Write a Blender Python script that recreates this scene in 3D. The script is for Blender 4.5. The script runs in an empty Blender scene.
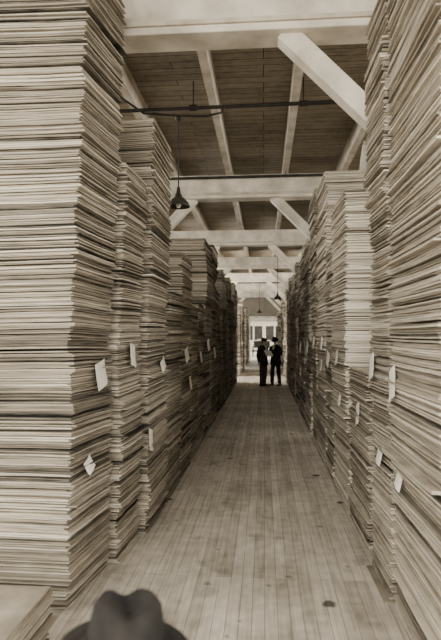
import bpy, math, random
import numpy as np
from mathutils import Vector, Matrix, noise
from mathutils.bvhtree import BVHTree
random.seed(7); rng=np.random.default_rng(7)
SC=bpy.context.scene; COL=SC.collection

# ------------------------------------------------------------ helpers
def srgb(r,g,b):
    f=lambda c:(c/255/12.92) if c/255<=0.04045 else ((c/255+0.055)/1.055)**2.4
    return (f(r),f(g),f(b),1)
def new_mat(name):
    m=bpy.data.materials.new(name); m.use_nodes=True
    nt=m.node_tree; b=nt.nodes['Principled BSDF']; b.inputs['Specular IOR Level'].default_value=0.2
    return m,nt,b
def mat_noise(name,c1,c2,scale=6,rough=0.85,stretch=(1,1,1),bump=0.0,detail=6):
    m,nt,b=new_mat(name)
    tc=nt.nodes.new('ShaderNodeTexCoord'); mp=nt.nodes.new('ShaderNodeMapping'); mp.inputs['Scale'].default_value=stretch
    n=nt.nodes.new('ShaderNodeTexNoise'); n.inputs['Scale'].default_value=scale; n.inputs['Detail'].default_value=detail
    r=nt.nodes.new('ShaderNodeValToRGB'); r.color_ramp.elements[0].position=.35; r.color_ramp.elements[1].position=.65
    r.color_ramp.elements[0].color=c1; r.color_ramp.elements[1].color=c2
    nt.links.new(tc.outputs['Object'],mp.inputs['Vector']); nt.links.new(mp.outputs[0],n.inputs['Vector'])
    nt.links.new(n.outputs['Fac'],r.inputs[0]); nt.links.new(r.outputs[0],b.inputs['Base Color'])
    b.inputs['Roughness'].default_value=rough
    if bump:
        bp=nt.nodes.new('ShaderNodeBump'); bp.inputs['Strength'].default_value=bump; bp.inputs['Distance'].default_value=.01
        nt.links.new(n.outputs['Fac'],bp.inputs['Height']); nt.links.new(bp.outputs[0],b.inputs['Normal'])
    return m
def mesh_obj(name,verts,faces,mat=None,parent=None,smooth=False):
    me=bpy.data.meshes.new(name); me.from_pydata([tuple(v) for v in verts],[],faces); me.update()
    o=bpy.data.objects.new(name,me); COL.objects.link(o)
    if mat: me.materials.append(mat)
    if parent: o.parent=parent
    if smooth:
        for p in me.polygons: p.use_smooth=True
    return o
def boxes_vf(lst):
    V=[];F=[]
    for (x0,x1,y0,y1,z0,z1) in lst:
        b=len(V)
        V+=[(x0,y0,z0),(x1,y0,z0),(x1,y1,z0),(x0,y1,z0),(x0,y0,z1),(x1,y0,z1),(x1,y1,z1),(x0,y1,z1)]
        F+=[tuple(b+i for i in f) for f in ((0,3,2,1),(4,5,6,7),(0,1,5,4),(1,2,6,5),(2,3,7,6),(3,0,4,7))]
    return V,F
def boxes(name,lst,mat,parent=None,bevel=0):
    V,F=boxes_vf(lst); o=mesh_obj(name,V,F,mat,parent)
    if bevel:
        md=o.modifiers.new('Bevel','BEVEL'); md.width=bevel; md.segments=2
    return o
def beam_between(name,p,q,w,h,mat,parent=None):
    p=Vector(p);q=Vector(q);d=(q-p);L=d.length
    o=boxes(name,[(-w/2,w/2,-h/2,h/2,0,L)],mat,parent,bevel=.006)
    o.rotation_mode='QUATERNION'
    zax=d.normalized(); xax=Vector((0,1,0)) if abs(zax.y)<.5 else Vector((1,0,0))
    xax=(xax-zax*xax.dot(zax)).normalized(); yax=zax.cross(xax)
    M=Matrix((xax,yax,zax)).transposed().to_4x4(); o.rotation_quaternion=M.to_quaternion(); o.location=p
    return o
def tube(name,pts,r,mat,parent=None,res=3):
    cu=bpy.data.curves.new(name,'CURVE'); cu.dimensions='3D'; cu.bevel_depth=r; cu.bevel_resolution=res; cu.use_fill_caps=True
    s=cu.splines.new('POLY'); s.points.add(len(pts)-1)
    for i,p in enumerate(pts): s.points[i].co=(*p,1)
    o=bpy.data.objects.new(name,cu); COL.objects.link(o); cu.materials.append(mat)
    if parent:o.parent=parent
    return o
def lathe(name,prof,mat,parent=None,seg=32,loc=(0,0,0)):
    V=[];F=[]
    for (r,z) in prof:
        for k in range(seg):
            a=2*math.pi*k/seg; V.append((loc[0]+r*math.cos(a),loc[1]+r*math.sin(a),loc[2]+z))
    for i in range(len(prof)-1):
        for k in range(seg):
            F.append((i*seg+k,i*seg+(k+1)%seg,(i+1)*seg+(k+1)%seg,(i+1)*seg+k))
    return mesh_obj(name,V,F,mat,parent,smooth=True)

# ------------------------------------------------------------ materials
def plank_mat(name,along,width,length,c_lo,c_hi,c_gap,stain=0.0,gap=.012,rough=.8,gapmix=1.0):
    m,nt,b=new_mat(name); N=nt.nodes.new; L=nt.links.new
    tc=N('ShaderNodeTexCoord'); mp=N('ShaderNodeMapping')
    if along=='Y': mp.inputs['Rotation'].default_value=(0,0,math.radians(90))
    L(tc.outputs['Object'],mp.inputs['Vector'])
    br=N('ShaderNodeTexBrick'); br.offset=.37; br.offset_frequency=3
    br.inputs['Scale'].default_value=1; br.inputs['Brick Width'].default_value=length; br.inputs['Row Height'].default_value=width
    br.inputs['Mortar Size'].default_value=width*gap*3; br.inputs['Mortar Smooth'].default_value=.3; br.inputs['Bias'].default_value=0
    br.inputs['Color1'].default_value=(0,0,0,1); br.inputs['Color2'].default_value=(1,1,1,1); br.inputs['Mortar'].default_value=(.5,.5,.5,1)
    L(mp.outputs[0],br.inputs['Vector'])
    def noise_(scale,detail,st=None):
        n=N('ShaderNodeTexNoise'); n.inputs['Scale'].default_value=scale; n.inputs['Detail'].default_value=detail
        if st:
            q=N('ShaderNodeMapping'); q.inputs['Scale'].default_value=st; L(mp.outputs[0],q.inputs['Vector']); L(q.outputs[0],n.inputs['Vector'])
        else: L(tc.outputs['Object'],n.inputs['Vector'])
        return n.outputs['Fac']
    gr=noise_(1.5,7,(1.2,22,22)); big=noise_(1.3,6); mott=noise_(9,8)
    def math_(op,a,bv):
        n=N('ShaderNodeMath'); n.operation=op
        for i,v in enumerate((a,bv)):
            if isinstance(v,(int,float)): n.inputs[i].default_value=v
            else: L(v,n.inputs[i])
        return n.outputs[0]
    f=math_('MULTIPLY',br.outputs['Color'],.2)
    f=math_('ADD',f,math_('MULTIPLY',gr,.55))
    f=math_('ADD',f,math_('MULTIPLY',big,.6))
    f=math_('ADD',f,math_('MULTIPLY',mott,.45))
    f=math_('SUBTRACT',f,.46)
    rp=N('ShaderNodeValToRGB'); rp.color_ramp.elements[0].position=.12; rp.color_ramp.elements[1].position=.68
    rp.color_ramp.elements[0].color=c_lo; rp.color_ramp.elements[1].color=c_hi; L(f,rp.inputs[0])
    mx=N('ShaderNodeMix'); mx.data_type='RGBA'; L(math_('MULTIPLY',br.outputs['Fac'],gapmix),mx.inputs['Factor']); L(rp.outputs[0],mx.inputs[6]); mx.inputs[7].default_value=c_gap
    out=mx.outputs[2]
    if stain:
        s=noise_(3.1,4)
        sr=N('ShaderNodeValToRGB'); sr.color_ramp.elements[0].position=.60; sr.color_ramp.elements[1].position=.70; L(s,sr.inputs[0])
        wp=N('ShaderNodeTexNoise'); wp.inputs['Scale'].default_value=7; wp.inputs['Detail'].default_value=3; L(tc.outputs['Object'],wp.inputs['Vector'])
        wm=N('ShaderNodeVectorMath'); wm.operation='MULTIPLY_ADD'; L(wp.outputs['Color'],wm.inputs[0]); wm.inputs[1].default_value=(.12,.12,0); L(tc.outputs['Object'],wm.inputs[2])
        v=N('ShaderNodeTexVoronoi'); v.inputs['Scale'].default_value=1.5; L(wm.outputs[0],v.inputs['Vector'])
        v2=N('ShaderNodeTexVoronoi'); v2.inputs['Scale'].default_value=3.6; L(wm.outputs[0],v2.inputs['Vector'])
        def blob(o,a,c):
            vr=N('ShaderNodeValToRGB'); vr.color_ramp.elements[0].position=a; vr.color_ramp.elements[1].position=c
            vr.color_ramp.elements[0].color=(1,1,1,1); vr.color_ramp.elements[1].color=(0,0,0,1); L(o,vr.inputs[0]); return vr.outputs[0]
        sm=math_('MAXIMUM',math_('MULTIPLY',sr.outputs[0],.3),math_('MULTIPLY',blob(v.outputs['Distance'],.06,.09),.85))
        sm=math_('MAXIMUM',sm,math_('MULTIPLY',blob(v2.outputs['Distance'],.06,.11),.5))
        m2=N('ShaderNodeMix'); m2.data_type='RGBA'; L(math_('MULTIPLY',sm,stain),m2.inputs['Factor']); L(out,m2.inputs[6]); m2.inputs[7].default_value=srgb(44,40,35)
        out=m2.outputs[2]
    L(out,b.inputs['Base Color']); b.inputs['Roughness'].default_value=rough
    bp=N('ShaderNodeBump'); bp.inputs['Strength'].default_value=.35; bp.inputs['Distance'].default_value=.005; bp.invert=True
    L(br.outputs['Fac'],bp.inputs['Height']); L(bp.outputs[0],b.inputs['Normal'])
    return m
M_floor=plank_mat('floor_planks','Y',.085,4.2,srgb(130,120,104),srgb(214,204,186),srgb(92,83,70),stain=1.0,rough=.6,gap=.009,gapmix=.8)
M_ceil=plank_mat('ceiling_planks','X',.15,3.0,srgb(94,86,75),srgb(168,158,140),srgb(46,41,35))
M_wall=plank_mat('wall_planks','X',.14,3.0,srgb(96,89,78),srgb(130,121,107),srgb(50,45,39))
M_paint=mat_noise('whitewashed_timber',srgb(172,163,146),srgb(214,205,188),scale=3,stretch=(1,1,1),bump=.15)
M_joist=mat_noise('joist_timber',srgb(162,153,135),srgb(198,188,170),scale=4,bump=.15)
M_iron=mat_noise('iron_pipe',srgb(30,28,25),srgb(52,47,42),scale=12,rough=.6)
M_enamel=mat_noise('lamp_enamel',srgb(44,42,38),srgb(66,62,55),scale=8,rough=.4)
M_felt=mat_noise('hat_felt',srgb(34,32,29),srgb(54,50,45),scale=10,rough=.95)
M_paper=mat_noise('tag_paper',srgb(224,217,202),srgb(242,236,222),scale=9)
M_suit1=mat_noise('wool_suit_black',srgb(22,20,18),srgb(38,34,31),scale=14,rough=.95)
M_suit2=mat_noise('wool_suit_charcoal',srgb(32,29,26),srgb(52,47,42),scale=14,rough=.95)
M_trous=mat_noise('trouser_wool',srgb(46,42,37),srgb(64,58,51),scale=14,rough=.95)
M_skin=mat_noise('skin',srgb(168,150,130),srgb(186,168,148),scale=10,rough=.6)
M_hair=mat_noise('hair',srgb(30,26,22),srgb(50,43,36),scale=40)
M_shirt=mat_noise('shirt_linen',srgb(200,192,176),srgb(220,212,196),scale=14)
M_shoe=mat_noise('shoe_leather',srgb(18,16,14),srgb(34,30,26),scale=14,rough=.4)
M_ground=mat_noise('yard_gravel',srgb(190,181,165),srgb(214,206,190),scale=3)
M_yard=mat_noise('yard_building_boards',srgb(172,163,148),srgb(206,197,181),scale=3,stretch=(8,8,.5))
M_glassdark=mat_noise('dark_window_panes',srgb(40,37,33),srgb(60,55,49),scale=3,rough=.3)

def sheet_mat():
    m,nt,b=new_mat('board_sheets'); N=nt.nodes.new; L=nt.links.new
    at=N('ShaderNodeAttribute'); at.attribute_name='tone'
    tc=N('ShaderNodeTexCoord'); mp=N('ShaderNodeMapping'); mp.inputs['Scale'].default_value=(1.5,1.5,40); L(tc.outputs['Object'],mp.inputs['Vector'])
    n=N('ShaderNodeTexNoise'); n.inputs['Scale'].default_value=3; n.inputs['Detail'].default_value=5; L(mp.outputs[0],n.inputs['Vector'])
    n2=N('ShaderNodeTexNoise'); n2.inputs['Scale'].default_value=1.1; n2.inputs['Detail'].default_value=3; L(tc.outputs['Object'],n2.inputs['Vector'])
    a=N('ShaderNodeMath'); a.operation='MULTIPLY_ADD'; L(n.outputs['Fac'],a.inputs[0]); a.inputs[1].default_value=.65; L(at.outputs['Fac'],a.inputs[2])
    a2=N('ShaderNodeMath'); a2.operation='MULTIPLY_ADD'; L(n2.outputs['Fac'],a2.inputs[0]); a2.inputs[1].default_value=.35; L(a.outputs[0],a2.inputs[2])
    s=N('ShaderNodeMath'); s.operation='SUBTRACT'; L(a2.outputs[0],s.inputs[0]); s.inputs[1].default_value=.46
    r=N('ShaderNodeValToRGB'); r.color_ramp.elements[0].color=srgb(28,25,21); r.color_ramp.elements[1].color=srgb(216,206,187)
    e=r.color_ramp.elements.new(.5); e.color=srgb(145,135,117)
    L(s.outputs[0],r.inputs[0]); L(r.outputs[0],b.inputs['Base Color']); b.inputs['Roughness'].default_value=.85
    return m
M_sheet=sheet_mat()

# ------------------------------------------------------------ stacks
BVHS=[]
def sheet_stack(xa,xb,y0,y1,ztop,width,lean=0.0,tone=.5,near=False,tmin=.007,tmax=.024,jit=.011,name='board_sheet_stack'):
    """aisle face runs from xa (near end) to xb (far end); width goes away from the aisle"""
    side=-1 if xa<0 else 1
    seg=5 if near else 1
    n=4*seg
    pts=[]
    for i in range(seg): pts.append((i/seg,0))
    for i in range(seg): pts.append((1,i/seg))
    for i in range(seg): pts.append((1-i/seg,1))
    for i in range(seg): pts.append((0,1-i/seg))
    U=np.array(pts)             # u: 0 at aisle side -> 1 outer ; v: 0 near -> 1 far
    V=[];F=[];T=[]
    z=0.003; off=np.array([0.,0.]); lift_next=random.uniform(.7,1.4); drift=np.array([0.,0.]); base=tone; grp=0; gn=0
    ph=random.uniform(0,6.28); wamp=random.uniform(.008,.022) if near else .01
    while z<ztop:
        t=random.uniform(tmin,tmax)
        if random.random()<.05: t*=1.6
        g=random.uniform(.0010,.004) if random.random()<.80 else random.uniform(.006,.012)
        if z>lift_next:
            off=np.array([random.uniform(-.025,.025),random.uniform(-.02,.02)]); lift_next=z+random.uniform(.5,1.2); base=tone+random.uniform(-.08,.08)
            if z>.5: g+=random.uniform(.01,.02)
        if gn<=0: grp=random.gauss(0,.06); gn=random.randint(2,9)
        gn-=1
        drift=drift*.96+rng.normal(0,.0028,2)
        j=rng.normal(0,jit,2)
        if random.random()<.08: j*=2.6
        rot=rng.normal(0,.008)
        ln=lean*(z/ztop)
        xin=xa+(xb-xa)*U[:,1]
        X=xin+side*width*U[:,0]-side*ln
        Y=y0+(y1-y0)*U[:,1]
        cx,cy=(xa+xb)/2+side*width/2,(y0+y1)/2
        dx=X-cx;dy=Y-cy
        X=cx+dx-rot*dy+off[0]+drift[0]+j[0]; Y=cy+dy+rot*dx+ (off[1]+drift[1]+j[1])*.6
        if near:
            X=X+rng.normal(0,.0022,n); Y=Y+rng.normal(0,.0022,n)
        ramp=min(1,z/.6)
        w=wamp*ramp*(.5+.5*np.sin(ph+3.1*U[:,0]+2.3*U[:,1]+z*1.3))+ (rng.normal(0,.0008,n) if near else 0)
        w=np.maximum(w,0)+np.zeros(n)
        b=len(V)
        for q in range(n): V.append((X[q],Y[q],z+w[q]))
        for q in range(n): V.append((X[q],Y[q],z+t+w[q]))
        for q in range(n):
            q2=(q+1)%n; F.append((b+q,b+q2,b+n+q2,b+n+q))
        F.append(tuple(b+n+q for q in range(n))); F.append(tuple(b+q for q in range(n-1,-1,-1)))
        tn=base+grp+rng.normal(0,.13)
        if random.random()<.18: tn-=.28
        if z+t+g>=ztop: tn=tone
        T+= [tn]*(2*n)
        z+=t+g
    o=mesh_obj(name,V,F,M_sheet)
    me=o.data
    if side<0: me.flip_normals()
    at=me.attributes.new('tone','FLOAT','POINT'); at.data.foreach_set('value',T)
    BVHS.append((o,BVHTree.FromPolygons(V,F)))
    return o
Ls=[ # xa xb y0 y1 z width lean tone near
 (-1.27,-1.27,2.55,3.15,.36,1.1,0,.45,True),
 (-1.33,-1.25,3.60,4.28,4.55,1.3,.12,.52,True),
 (-1.19,-1.15,4.36,4.93,3.30,1.2,.05,.52,True),
 (-1.10,-1.08,5.02,5.88,3.92,1.2,.06,.50,True),
 (-1.10,-1.08,5.98,6.88,2.35,1.2,.03,.50,True),
 (-1.09,-1.07,7.0,7.8,2.95,1.2,.03,.46,False),
 (-1.10,-1.08,7.9,8.65,2.28,1.2,.03,.48,False),
 (-1.08,-1.08,8.75,9.5,2.4,1.2,.02,.46,False),
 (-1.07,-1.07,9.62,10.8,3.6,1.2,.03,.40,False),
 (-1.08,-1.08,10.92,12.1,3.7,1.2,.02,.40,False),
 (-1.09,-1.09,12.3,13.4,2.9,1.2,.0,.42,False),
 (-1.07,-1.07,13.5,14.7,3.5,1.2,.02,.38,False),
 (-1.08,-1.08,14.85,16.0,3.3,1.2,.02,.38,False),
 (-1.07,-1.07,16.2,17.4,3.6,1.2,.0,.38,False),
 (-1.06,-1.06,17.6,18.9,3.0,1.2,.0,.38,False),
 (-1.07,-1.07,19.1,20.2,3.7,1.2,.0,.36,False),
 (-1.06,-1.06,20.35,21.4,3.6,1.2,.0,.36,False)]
Rs=[
 (.89,.89,2.70,3.80,4.5,1.2,.02,.56,True),
 (.89,.88,3.90,4.50,4.38,.57,.03,.60,True),
 (.90,.88,4.80,5.70,1.50,1.2,.0,.56,True),
 (.88,.86,5.78,6.78,3.42,1.2,.0,.76,True),
 (.87,.87,6.86,7.6,3.0,1.2,.0,.56,True),
 (.88,.87,7.7,8.85,4.18,1.2,.02,.56,False),
 (.87,.87,8.95,9.8,4.28,.55,.02,.50,False),
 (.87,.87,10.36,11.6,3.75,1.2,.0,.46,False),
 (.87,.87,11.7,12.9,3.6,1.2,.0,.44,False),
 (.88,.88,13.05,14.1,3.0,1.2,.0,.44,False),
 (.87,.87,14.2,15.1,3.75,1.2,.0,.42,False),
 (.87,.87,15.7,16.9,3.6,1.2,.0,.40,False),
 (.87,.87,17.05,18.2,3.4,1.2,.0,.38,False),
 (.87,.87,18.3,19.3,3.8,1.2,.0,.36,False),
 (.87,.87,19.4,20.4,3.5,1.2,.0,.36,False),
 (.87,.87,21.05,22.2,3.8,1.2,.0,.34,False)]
for r in Ls+Rs:
    near=r[8]
    sheet_stack(*r[:8],near=near,tmin=.004 if near else .006,tmax=.013 if near else .018)
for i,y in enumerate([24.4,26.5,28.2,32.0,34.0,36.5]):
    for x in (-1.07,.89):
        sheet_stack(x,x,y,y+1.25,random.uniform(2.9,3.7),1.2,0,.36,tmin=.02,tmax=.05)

# ------------------------------------------------------------ shell
YB,YE=1.2,41.0; XL,XR=-7.0,7.0; ZC=5.12
BAY=5.3; beams=[4.6]+[4.8+BAY*i for i in range(1,7)]
boxes('floor',[(XL,XR,-6,YE+.3,-.12,0)],M_floor)
boxes('ceiling',[(XL-.2,XR+.2,YB,YE+.3,ZC,ZC+.1)],M_ceil)
DW0,DW1,DH=-1.05,1.05,3.15
boxes('wall_end',[(XL,DW0,YE,YE+.2,0,ZC),(DW1,XR,YE,YE+.2,0,ZC),(DW0,DW1,YE,YE+.2,DH,ZC)],M_wall)
boxes('trim_1',[(DW0-.12,DW0,YE-.04,YE,0,DH+.12),(DW1,DW1+.12,YE-.04,YE,0,DH+.12),(DW0,DW1,YE-.04,YE,DH,DH+.12)],M_paint)
CY0,CY1=21.7,24.1
boxes('wall_left',[(XL-.2,XL,YB,CY0,0,3.3),(XL-.2,XL,CY1,YE,0,3.3),(XL-.2,XL,YB,YE,4.7,ZC)],M_wall)
boxes('wall_right',[(XR,XR+.2,YB,YE,0,3.3),(XR,XR+.2,YB,YE,4.7,ZC)],M_wall)
def added_window_band(name,x):  # unseen side windows, put in to let light onto the ceiling
    fr=[(x-.04,x+.04,YB,YE,3.3,3.36),(x-.04,x+.04,YB,YE,4.64,4.7),(x-.02,x+.02,YB,YE,3.98,4.01)]
    y=YB
    while y<YE:
        fr.append((x-.03,x+.03,y,y+.05,3.3,4.7)); y+=.7
    boxes(name,fr,M_paint)
added_window_band('added_window_1',XL-.1); added_window_band('added_window_2',XR+.1)

for i,y in enumerate(beams):
    p=bpy.data.objects.new('roof_beam',None); COL.objects.link(p)
    boxes('girder',[(XL,XR,y-.15,y+.15,4.41,4.84)],M_paint,p,bevel=.01)
    boxes('seam_plank',[(XL,XR,y-.175,y-.15,4.47,4.51)],M_joist,p)
for i,y in enumerate(beams):
    for x in (1.62,-2.75):
        p=bpy.data.objects.new('timber_post',None); COL.objects.link(p)
        boxes('post',[(x-.11,x+.11,y-.11,y+.11,0,4.41)],M_paint,p,bevel=.01)
        s=-1 if x>0 else 1
        beam_between('knee_brace',(x+s*.05,y,3.02),(x+s*1.44,y,4.44),.16,.17,M_paint,p)
        if x>0 and i>0:
            beam_between('aisle_brace',(x,y-.05,3.35),(x,y-1.6,4.86),.14,.14,M_paint,p)
jl=[]
x=-1.70-1.05*5
while x<XR:
    jl.append((x-.05,x+.05,YB,YE,4.84,ZC)); x+=1.05
boxes('ceiling_joists',jl,M_joist)

# ------------------------------------------------------------ pipes and lamps
p=bpy.data.objects.new('sprinkler_pipe',None); COL.objects.link(p)
tube('main_run',[(-6.9,6.8,4.72),(6.9,6.8,4.84)],.024,M_iron,p)
for x in (-3.4,-.9,.5,2.6):
    zz=4.78+x*.0087
    tube('coupling',[(x-.05,6.8,zz),(x+.05,6.8,zz)],.038,M_iron,p)
    tube('hanger',[(x,6.8,zz),(x,6.8,5.12)],.008,M_iron,p)
p=bpy.data.objects.new('sprinkler_pipe',None); COL.objects.link(p)
tube('main_run',[(-6.9,9.82,4.74),(6.9,9.82,4.78)],.025,M_iron,p)
for x in (-2.4,.4,2.6): tube('hanger',[(x,9.82,4.75),(x,9.82,5.12)],.008,M_iron,p)
p=bpy.data.objects.new('electric_conduit',None); COL.objects.link(p)
tube('cable_run',[(-1.9,5.6,4.83),(-1.75,6.2,4.72),(-1.5,6.6,4.64),(-1.04,6.62,4.60),(-.7,6.64,4.60),(-.52,6.7,4.66),(-.5,6.75,4.76)],.014,M_iron,p)
def pendant(x,y,zb,ztop,s=1.0):
    e=bpy.data.objects.new('pendant_lamp',None); COL.objects.link(e)
    tube('cord',[(x,y,ztop),(x,y,zb+.22*s)],.009,M_iron,e)
    lathe('ceiling_rose',[(.0,0),(.045,0),(.05,-.03),(.02,-.06),(0,-.06)],M_iron,e,loc=(x,y,ztop))
    prof=[(.0,.24),(.022,.24),(.026,.17),(.04,.155),(.045,.12),(.075,.10),(.12,.055),(.14,.012),(.146,.0),(.142,-.004),(.134,.012),(.112,.05),(.07,.09),(.03,.105),(0,.105)]
    lathe('shade',[(r*s,z*s) for r,z in prof],M_enamel,e,loc=(x,y,zb))
    lathe('bulb',[(0,.10),(.014,.09),(.02,.06),(.032,.035),(.034,.015),(.02,-.012),(0,-.02)],M_paper,e,loc=(x,y,zb),seg=20)
pendant(-1.06,6.62,3.46,4.60,1.0)
pendant(.45,18.0,3.05,5.1,1.0)
pendant(-.25,29.0,3.05,5.1,1.0)

# ------------------------------------------------------------ tags
def tag(side,y,z,w,h,tilt=0.0,out=.02):
    d=Vector((side,0,0)); best=9
    for dz in (0,-.06,-.03,.03,-.12,-.015,.015):
        for o,b in BVHS:
            hit=b.ray_cast(Vector((0,y,z+h*.5+dz)),d)
            if hit[0] is not None: best=min(best,hit[3])
    if best>2: best=1.1
    xs=best-.004
    V=[];F=[];nr=7;nc=5
    for i in range(nr):
        for j in range(nc):
            u=(j/(nc-1)-.5)*w; v=-(i/(nr-1))*h
            c,s=math.cos(tilt),math.sin(tilt)
            yy=u*c-v*s; zz=u*s+v*c
            o_=xs-out*(i/(nr-1))**1.5-.004*math.sin(j)
            V.append((side*o_,y+yy,z+h*.5+zz))
    for i in range(nr-1):
        for j in range(nc-1):
            F.append((i*nc+j,i*nc+j+1,(i+1)*nc+j+1,(i+1)*nc+j))
    o=mesh_obj('paper_tag',V,F,M_paper)
    md=o.modifiers.new('Solid','SOLIDIFY'); md.thickness=.0015
tag(-1,4.02,1.56,.24,.20,.15); tag(-1,4.66,1.68,.18,.19,-.2); tag(-1,3.80,.93,.14,.09,.3,.035)
tag(-1,5.12,.86,.18,.2,-.25); tag(-1,7.2,1.6,.3,.18,.2); tag(-1,7.5,1.2,.2,.18,0); tag(-1,8.9,1.5,.3,.18,0)
tag(-1,5.6,1.55,.2,.12,.3); tag(-1,11.2,1.5,.4,.22,0); tag(-1,10.1,1.68,.36,.2,.1)
tag(1,3.70,1.53,.18,.21,-.35); tag(1,4.36,1.6,.2,.19,-.35); tag(1,3.55,.93,.14,.10,.1); tag(1,4.15,.95,.15,.10,.1)
tag(1,5.3,1.10,.2,.2,-.3); tag(1,6.3,1.6,.24,.17,-.2); tag(1,7.2,1.55,.28,.18,.2); tag(1,10.7,1.65,.4,.2,.2); tag(1,8.3,1.4,.28,.18,-.1)
tag(1,12.1,1.6,.4,.22,.2); tag(1,6.1,1.15,.18,.12,.1); tag(1,9.3,1.72,.34,.2,-.1); tag(1,7.9,1.75,.24,.17,.2)

# ------------------------------------------------------------ men
def skin_mesh(name,verts,edges,radii,mat,parent,sub=2):
    me=bpy.data.meshes.new(name); me.from_pydata([tuple(v) for v in verts],edges,[]); me.update()
    o=bpy.data.objects.new(name,me); COL.objects.link(o)
    md=o.modifiers.new('Skin','SKIN'); md.use_smooth_shade=True
    sv=me.skin_vertices[0].data
    for i,r in enumerate(radii):
        sv[i].radius=r if isinstance(r,tuple) else (r,r); sv[i].use_root=(i==0)
    s=o.modifiers.new('Sub','SUBSURF'); s.levels=sub; s.render_levels=sub
    me.materials.append(mat); o.parent=parent
    return o
def head(parent,c,pitch,yaw,hat,hatmat,roll=0.0):
    V=[];F=[];nu,nv=32,24
    for i in range(nv+1):
        th=math.pi*i/nv
        for k in range(nu):
            ph=2*math.pi*k/nu
            x=math.sin(th)*math.cos(ph); y=math.sin(th)*math.sin(ph); z=math.cos(th)
            X=x*.076;Y=y*.095;Z=z*.118
            if z<0: X*=1+z*.28; 
            if z<0 and y>0: Y*=1+z*.35
            if y<-.5 and z<-.55: Y-=.012*(-z)
            g=math.exp(-((x/.16)**2))*max(0,-y)
            if -.42<z<.12: Y-=g*.026*max(0,1-abs((z+.22)/.32))          # nose
            e=math.exp(-(((abs(x)-.4)/.16)**2+((z-.04)/.12)**2))*max(0,-y); Y+=e*.012     # eye sockets
            mth=math.exp(-((x/.33)**2+((z+.52)/.05)**2))*max(0,-y); Y+=mth*.006
            lip=math.exp(-((x/.28)**2+((z+.6)/.06)**2))*max(0,-y); Y-=lip*.005
            br=math.exp(-((x/.6)**2+((z-.22)/.08)**2))*max(0,-y); Y-=br*.006
            V.append((X,Y,Z))
    for i in range(nv):
        for k in range(nu): F.append((i*nu+k,(i+1)*nu+k,(i+1)*nu+(k+1)%nu,i*nu+(k+1)%nu))
    e=bpy.data.objects.new('head_pivot',None); COL.objects.link(e); e.parent=parent; e.location=c; e.rotation_euler=(pitch,roll,yaw)
    mesh_obj('head',V,F,M_skin,e,smooth=True)
    for s in (-1,1):
        lathe_pts=[(.0,-.03),(.012,-.024),(.017,0),(.014,.02),(0,.032)]
        o=lathe('ear',lathe_pts,M_skin,e,seg=12); o.location=(s*.078,.01,-.01); o.scale=(.55,1.1,1)
        b=lathe('eye',[(0,-.008),(.007,-.005),(.009,0),(.007,.005),(0,.008)],M_hair,e,seg=10); b.location=(s*.03,-.081,.006)
    V=[];F=[]
    for i in range(13):
        th=math.pi*.62*i/12
        for k in range(32):
            ph=2*math.pi*k/32; y=math.sin(th)*math.sin(ph); t=th if y>-.3 else min(th,math.pi*.36)
            V.append((math.sin(t)*math.cos(ph)*.083,math.sin(t)*math.sin(ph)*.102+.002,math.cos(t)*.125))
    for i in range(12):
        for k in range(32): F.append((i*32+k,(i+1)*32+k,(i+1)*32+(k+1)%32,i*32+(k+1)%32))
    mesh_obj('hair',V,F,M_hair,e,smooth=True)
    if hat=='fedora':
        o=lathe('hat',[(0,.140),(.04,.150),(.075,.156),(.090,.140),(.098,.10),(.103,.05),(.106,.045),(.15,.036),(.172,.05),(.172,.045),(.15,.030),(.1,.036),(.09,.04)],hatmat,e,seg=40); o.scale=(.88,1.05,1)
        for v in o.data.vertices:   # lengthwise crease in the crown
            if v.co.z>.12: v.co.z-=.022*math.exp(-(v.co.x/.03)**2)
        lathe('hat_band',[(.104,.046),(.107,.05),(.1035,.075),(.101,.076)],M_suit1,e,seg=40).scale=(.88,1.05,1)
    elif hat=='cap':
        o=lathe('hat',[(0,.135),(.06,.138),(.105,.12),(.118,.095),(.10,.07),(.092,.045),(.088,.045)],hatmat,e); o.scale=(.95,1.15,1)
        V=[];F=[]
        for i in range(9):
            a=math.pi*(1.15+.7*i/8)
            V+=[(math.cos(a)*.088,math.sin(a)*.105,.055),(math.cos(a)*.095,math.sin(a)*.165,.035)]
        for i in range(8): F.append((2*i,2*i+1,2*i+3,2*i+2))
        b=mesh_obj('hat_visor',V,F,hatmat,e); b.modifiers.new('S','SOLIDIFY').thickness=.006
def hand(parent,wrist,direc,side,curl=.6):
    d=Vector(direc).normalized(); up=Vector((0,0,1)); lat=d.cross(up)
    if lat.length<.2: lat=Vector((side,0,0)) if abs(d.x)<.9 else Vector((0,1,0))
    lat.normalize(); nrm=lat.cross(d).normalized()
    w=Vector(wrist)
    skin_mesh('palm',[w,w+d*.045,w+d*.085],[(0,1),(1,2)],[(.024,.02),(.036,.017),(.038,.014)],M_skin,parent,1)
    L=[.066,.078,.072,.055]
    for i in range(4):
        b=w+d*.075+lat*((i-1.5)*.019)
        a=curl*.5; p=[b]; 
        for s_,f in enumerate((.45,.32,.23)):
            dd=d*math.cos(a)-nrm*math.sin(a); p.append(p[-1]+dd*L[i]*f); a+=curl*.7
        skin_mesh('finger_%d'%(i+1),p,[(0,1),(1,2),(2,3)],[.009,.0085,.008,.0065],M_skin,parent,1)
    tb=w+d*.025-lat*.022*side
    skin_mesh('thumb',[tb,tb-lat*.024*side+d*.022-nrm*.008,tb-lat*.03*side+d*.05-nrm*.016],[(0,1),(1,2)],[.012,.010,.008],M_skin,parent,1)
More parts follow.
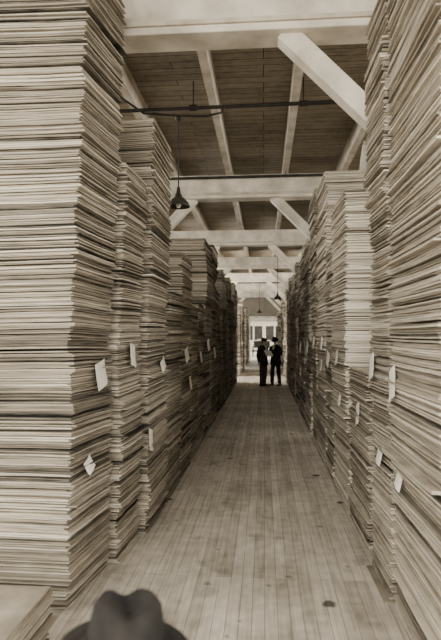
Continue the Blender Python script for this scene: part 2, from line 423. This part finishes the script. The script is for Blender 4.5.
def man(name,loc,rotz,jmat,tmat,pose,hat,scale=1.0,hatmat=None):
    E0=bpy.data.objects.new(name,None); COL.objects.link(E0)
    E0.location=loc; E0.rotation_euler=(0,0,rotz); E0.scale=(scale,)*3
    drop=pose.get('drop',0); seated=drop>0
    E=bpy.data.objects.new('upper_body',None); COL.objects.link(E); E.parent=E0; E.location=(0,0,-drop)
    stance=pose.get('stance',.12); fo=-.46 if seated else 0
    V=[(0,0,.96-drop),(0,0,1.06-drop)]; Ed=[(0,1)]; R=[(.155,.115),(.15,.11)]
    for s in (-1,1):
        b=len(V); fy=pose.get('step',0)*s
        if seated: V+=[(s*.095,-.03,.94-drop),(s*.14,-.42,.49),(s*stance,fo+.01,.12),(s*stance,fo,.07)]
        else: V+=[(s*.09,0,.86),(s*(.09+stance)/2*1.15,fy*.5-.015,.52),(s*stance,fy+.01,.12),(s*stance,fy+.005,.07)]
        Ed+=[(0,b),(b,b+1),(b+1,b+2),(b+2,b+3)]; R+=[(.10,.10),(.08,.086),(.068,.074),(.07,.078)]
    skin_mesh('trousers',V,Ed,R,tmat,E0)
    V=[(0,0,1.22),(0,.005,1.06),(0,.0,.97),(0,0,1.36),(0,0,1.44),(0,-.005,1.50)]
    Ed=[(0,1),(1,2),(0,3),(3,4),(4,5)]; R=[(.17,.115),(.16,.115),(.15,.12),(.18,.12),(.15,.10),(.065,.062)]
    for s in (-1,1):
        el,wr=pose['L' if s>0 else 'R']
        b=len(V); V+=[(s*.195,0,1.41),tuple(el),tuple(Vector(el).lerp(Vector(wr),.9))]
        Ed+=[(4,b),(b,b+1),(b+1,b+2)]; R+=[(.078,.08),(.062,.062),(.048,.048)]
    skin_mesh('jacket',V,Ed,R,jmat,E)
    prof=[(.07,.066,1.515),(.12,.088,1.485),(.17,.108,1.45),(.205,.128,1.39),(.205,.138,1.28),(.19,.135,1.14),(.185,.135,1.05)]
    prof+=[(.20,.15,.93),(.205,.158,.87),(.198,.15,.872)] if seated else [(.205,.150,.92),(.222,.162,.78),(.214,.154,.782)]
    V=[];F=[];nn=36
    for (rx,ry,zz) in prof:
        for k in range(nn):
            a=2*math.pi*k/nn; c_,s_=math.cos(a),math.sin(a)
            V.append((rx*math.copysign(abs(c_)**.85,c_),ry*math.copysign(abs(s_)**.85,s_),zz))
    for i in range(len(prof)-1):
        for k in range(nn): F.append((i*nn+(k+1)%nn,i*nn+k,(i+1)*nn+k,(i+1)*nn+(k+1)%nn))
    mesh_obj('coat_body',V,F,jmat,E,smooth=True)
    lathe('shirt_collar',[(.054,-.03),(.062,-.01),(.058,.012),(.052,.012)],M_shirt,E,seg=20).location=(0,-.008,1.525)
    mesh_obj('shirt_front',[(-.04,-.10,1.50),(.04,-.10,1.50),(.014,-.147,1.32),(-.014,-.147,1.32)],[(0,1,2,3)],M_shirt,E).modifiers.new('S','SOLIDIFY').thickness=.03
    skin_mesh('neck',[(0,0,1.46),(0,-.005,1.52),(0,-.012,1.58)],[(0,1),(1,2)],[.058,.052,.05],M_skin,E,1)
    head(E,(0,-.025,1.635),pose['hp'],pose['hy'],hat,hatmat or jmat,pose.get('roll',0))
    for s in (-1,1):
        el,wr=pose['L' if s>0 else 'R']
        hand(E,Vector(el).lerp(Vector(wr),.93),Vector(wr)-Vector(el),s,pose.get('curl',.6))
        fy=pose.get('step',0)*s+fo
        V=[];F=[]
        prof=[(.10,.036,.075),(.07,.04,.085),(.02,.04,.085),(-.05,.045,.065),(-.12,.05,.05),(-.17,.042,.042),(-.195,.02,.03)]
        nn=12
        for (yy,hw,ht) in prof:
            for k in range(nn):
                a=2*math.pi*k/nn; V.append((s*stance+hw*math.cos(a)+s*.15*(.1-yy)*.5,fy+yy*.9,max(0.0,ht*.5+ht*.5*math.sin(a)*1.15)))
        for i in range(len(prof)-1):
            for k in range(nn): F.append((i*nn+k,i*nn+(k+1)%nn,(i+1)*nn+(k+1)%nn,(i+1)*nn+k))
        F.append(tuple(range(nn))); F.append(tuple((len(prof)-1)*nn+k for k in range(nn-1,-1,-1)))
        mesh_obj('shoe',V,F,M_shoe,E0,smooth=True)
    if pose.get('paper'):
        V=[];F=[]
        for i in range(6):
            for j in range(6):
                V.append(((j/5-.5)*.30,-.40-.12*(1-i/5)+.01*math.sin(j*1.2),1.10+.20*(1-i/5)+.012*math.sin(j)))
        for i in range(5):
            for j in range(5): F.append((i*6+j,i*6+j+1,(i+1)*6+j+1,(i+1)*6+j))
        mesh_obj('paper_sheet',V,F,M_paper,E).modifiers.new('S','SOLIDIFY').thickness=.0015
    return E0
hold={'L':((.27,-.03,1.14),(.13,-.36,1.16)),'R':((-.27,-.03,1.14),(-.13,-.36,1.16)),'hp':.38,'hy':0,'stance':.14,'step':.03,'paper':True,'curl':.7}
relax={'L':((.27,.03,1.13),(.10,-.26,1.20)),'R':((-.28,.04,1.13),(-.28,-.03,.87)),'hp':.28,'hy':.15,'stance':.16,'step':.05,'curl':.5}
sit={'L':((.27,-.04,1.15),(.17,-.34,1.12)),'R':((-.27,-.04,1.15),(-.17,-.34,1.12)),'hp':.10,'hy':.35,'stance':.15,'curl':.5,'drop':.545,'roll':-.08}
man('standing_man',(.42,20.1,0),math.radians(-35),M_suit1,M_suit1,hold,'fedora',1.0)
man('standing_man',(-.04,19.95,0),math.radians(52),M_suit2,M_trous,relax,'cap',.99)
# man sitting on a low crate just in front of the camera; only the top of his hat reaches the picture
man('seated_man',(-.325,1.22,0),math.radians(180),M_suit2,M_trous,sit,'fedora',1.0,M_felt)
cr=bpy.data.objects.new('wooden_crate',None); COL.objects.link(cr)
cl=[]
for k in range(2):
    z=.01+k*.115
    cl+=[(-.57,-.09,1.02,1.035,z,z+.10),(-.57,-.09,1.405,1.42,z,z+.10),(-.57,-.555,1.035,1.405,z,z+.10),(-.105,-.09,1.035,1.405,z,z+.10)]
cl+=[(-.57,-.09,1.02+.101*k,1.115+.101*k,.235,.25) for k in range(4)]
cl+=[(a,a+.03,b,b+.03,0,.235) for a in (-.555,-.135) for b in (1.035,1.375)]
boxes('crate_boards',cl,M_joist,cr)

# ------------------------------------------------------------ yard beyond the door
boxes('yard_ground',[(-60,60,YE+.3,120,-.15,-.03)],M_ground)
sh=bpy.data.objects.new('yard_shed',None); COL.objects.link(sh)
boxes('shed_body',[(-9,6,62,70,-.05,3.6)],M_yard,sh)
mesh_obj('shed_roof',[(-9.5,61.5,3.55),(6.5,61.5,3.55),(6.5,66,5.6),(-9.5,66,5.6),(6.5,70.5,3.55),(-9.5,70.5,3.55)],[(0,1,2,3),(3,2,4,5)],M_wall,sh)
boxes('shed_windows',[(x,x+.9,61.94,62.02,1.3,2.9) for x in (-7,-4.6,-2.2,-1.1,.2,1.3,2.6)],M_glassdark,sh)
wg=bpy.data.objects.new('delivery_wagon',None); COL.objects.link(wg)
boxes('wagon_bed',[(-.9,.5,47,50,.75,.87),(-.9,-.84,47,50,.87,1.35),(.44,.5,47,50,.87,1.35),(-.84,.44,47,47.06,.87,1.35)],M_iron,wg)
for x in (-1.0,.6):
    for y in (47.6,49.4):
        prof=[(.46,-.03),(.46,.03),(.38,.03),(.38,-.03),(.46,-.03)]
        o=lathe('wheel_rim',prof,M_iron,wg,seg=28); o.rotation_euler=(0,math.radians(90),0); o.location=(x,y,.44)
        o=lathe('wheel_hub',[(0,-.09),(.07,-.09),(.07,.09),(0,.09)],M_iron,wg,seg=16); o.rotation_euler=(0,math.radians(90),0); o.location=(x,y,.44)
        for k in range(10):
            a=2*math.pi*k/10; tube('spoke',[(x,y,.44),(x,y+.4*math.cos(a),.44+.4*math.sin(a))],.018,M_iron,wg,1)
for y in (47.6,49.4): tube('axle',[(-1.0,y,.44),(.6,y,.44)],.04,M_iron,wg); boxes('bolster',[(-.6,.2,y-.06,y+.06,.44,.75)],M_iron,wg)
boxes('wagon_load',[(-.7,.3,47.2,49.6,.87,1.2),(-.6,.1,47.3,49.3,1.2,1.5)],M_paint,wg)

# ------------------------------------------------------------ light
w=bpy.data.worlds.new('overcast_sky'); SC.world=w; w.use_nodes=True
bg=w.node_tree.nodes['Background']; bg.inputs[0].default_value=(1,.965,.905,1); bg.inputs[1].default_value=3.2
def sun(name,d,e,ang):
    l=bpy.data.lights.new(name,'SUN'); l.energy=e; l.angle=math.radians(ang); l.color=(1,.965,.905)
    o=bpy.data.objects.new(name,l); COL.objects.link(o); o.rotation_mode='QUATERNION'; o.rotation_quaternion=Vector(d).to_track_quat('-Z','Y'); o.location=(0,-8,6)
sun('low_sun',(.16,1,-.2),2.5,26)
def area(name,loc,d,sx,sy,e):
    l=bpy.data.lights.new(name,'AREA'); l.shape='RECTANGLE'; l.size=sx; l.size_y=sy; l.energy=e; l.color=(1,.965,.905)
    o=bpy.data.objects.new(name,l); COL.objects.link(o); o.location=loc; o.rotation_mode='QUATERNION'; o.rotation_quaternion=Vector(d).to_track_quat('-Z','Y')
    return o
area('added_front_fill',(0,-3.5,3.0),(0,1,.02),8,4,160)  # added fill lamp behind the camera; no bay is built there
area('side_door_daylight',(XL+.3,22.9,1.8),(1,0,-.1),2.2,3.0,1500)
for nm,xx,sg in (('added_fill_left',XL-.4,1),('added_fill_right',XR+.4,-1)):  # fill lamps added along both sides to brighten ceiling and upper stacks
    l=area(nm,(xx,21,4.0),(1,0,0),1.3,39,2900)
    d=Vector((sg,0,.06)).normalized(); yax=Vector((0,1,0)); z=-d; xax=yax.cross(z)
    l.rotation_quaternion=Matrix((xax,yax,z)).transposed().to_quaternion()

# ------------------------------------------------------------ camera
cam=bpy.data.cameras.new('camera'); co=bpy.data.objects.new('camera',cam); COL.objects.link(co)
cam.sensor_fit='VERTICAL'; cam.sensor_height=24; cam.sensor_width=24*441/640; cam.lens=540/640*24
cam.clip_end=300
cam.dof.use_dof=True; cam.dof.focus_distance=7; cam.dof.aperture_fstop=1.6
co.location=(0,0,1.86); co.rotation_euler=(math.radians(90+1.6),0,math.radians(4.62))
SC.camera=co
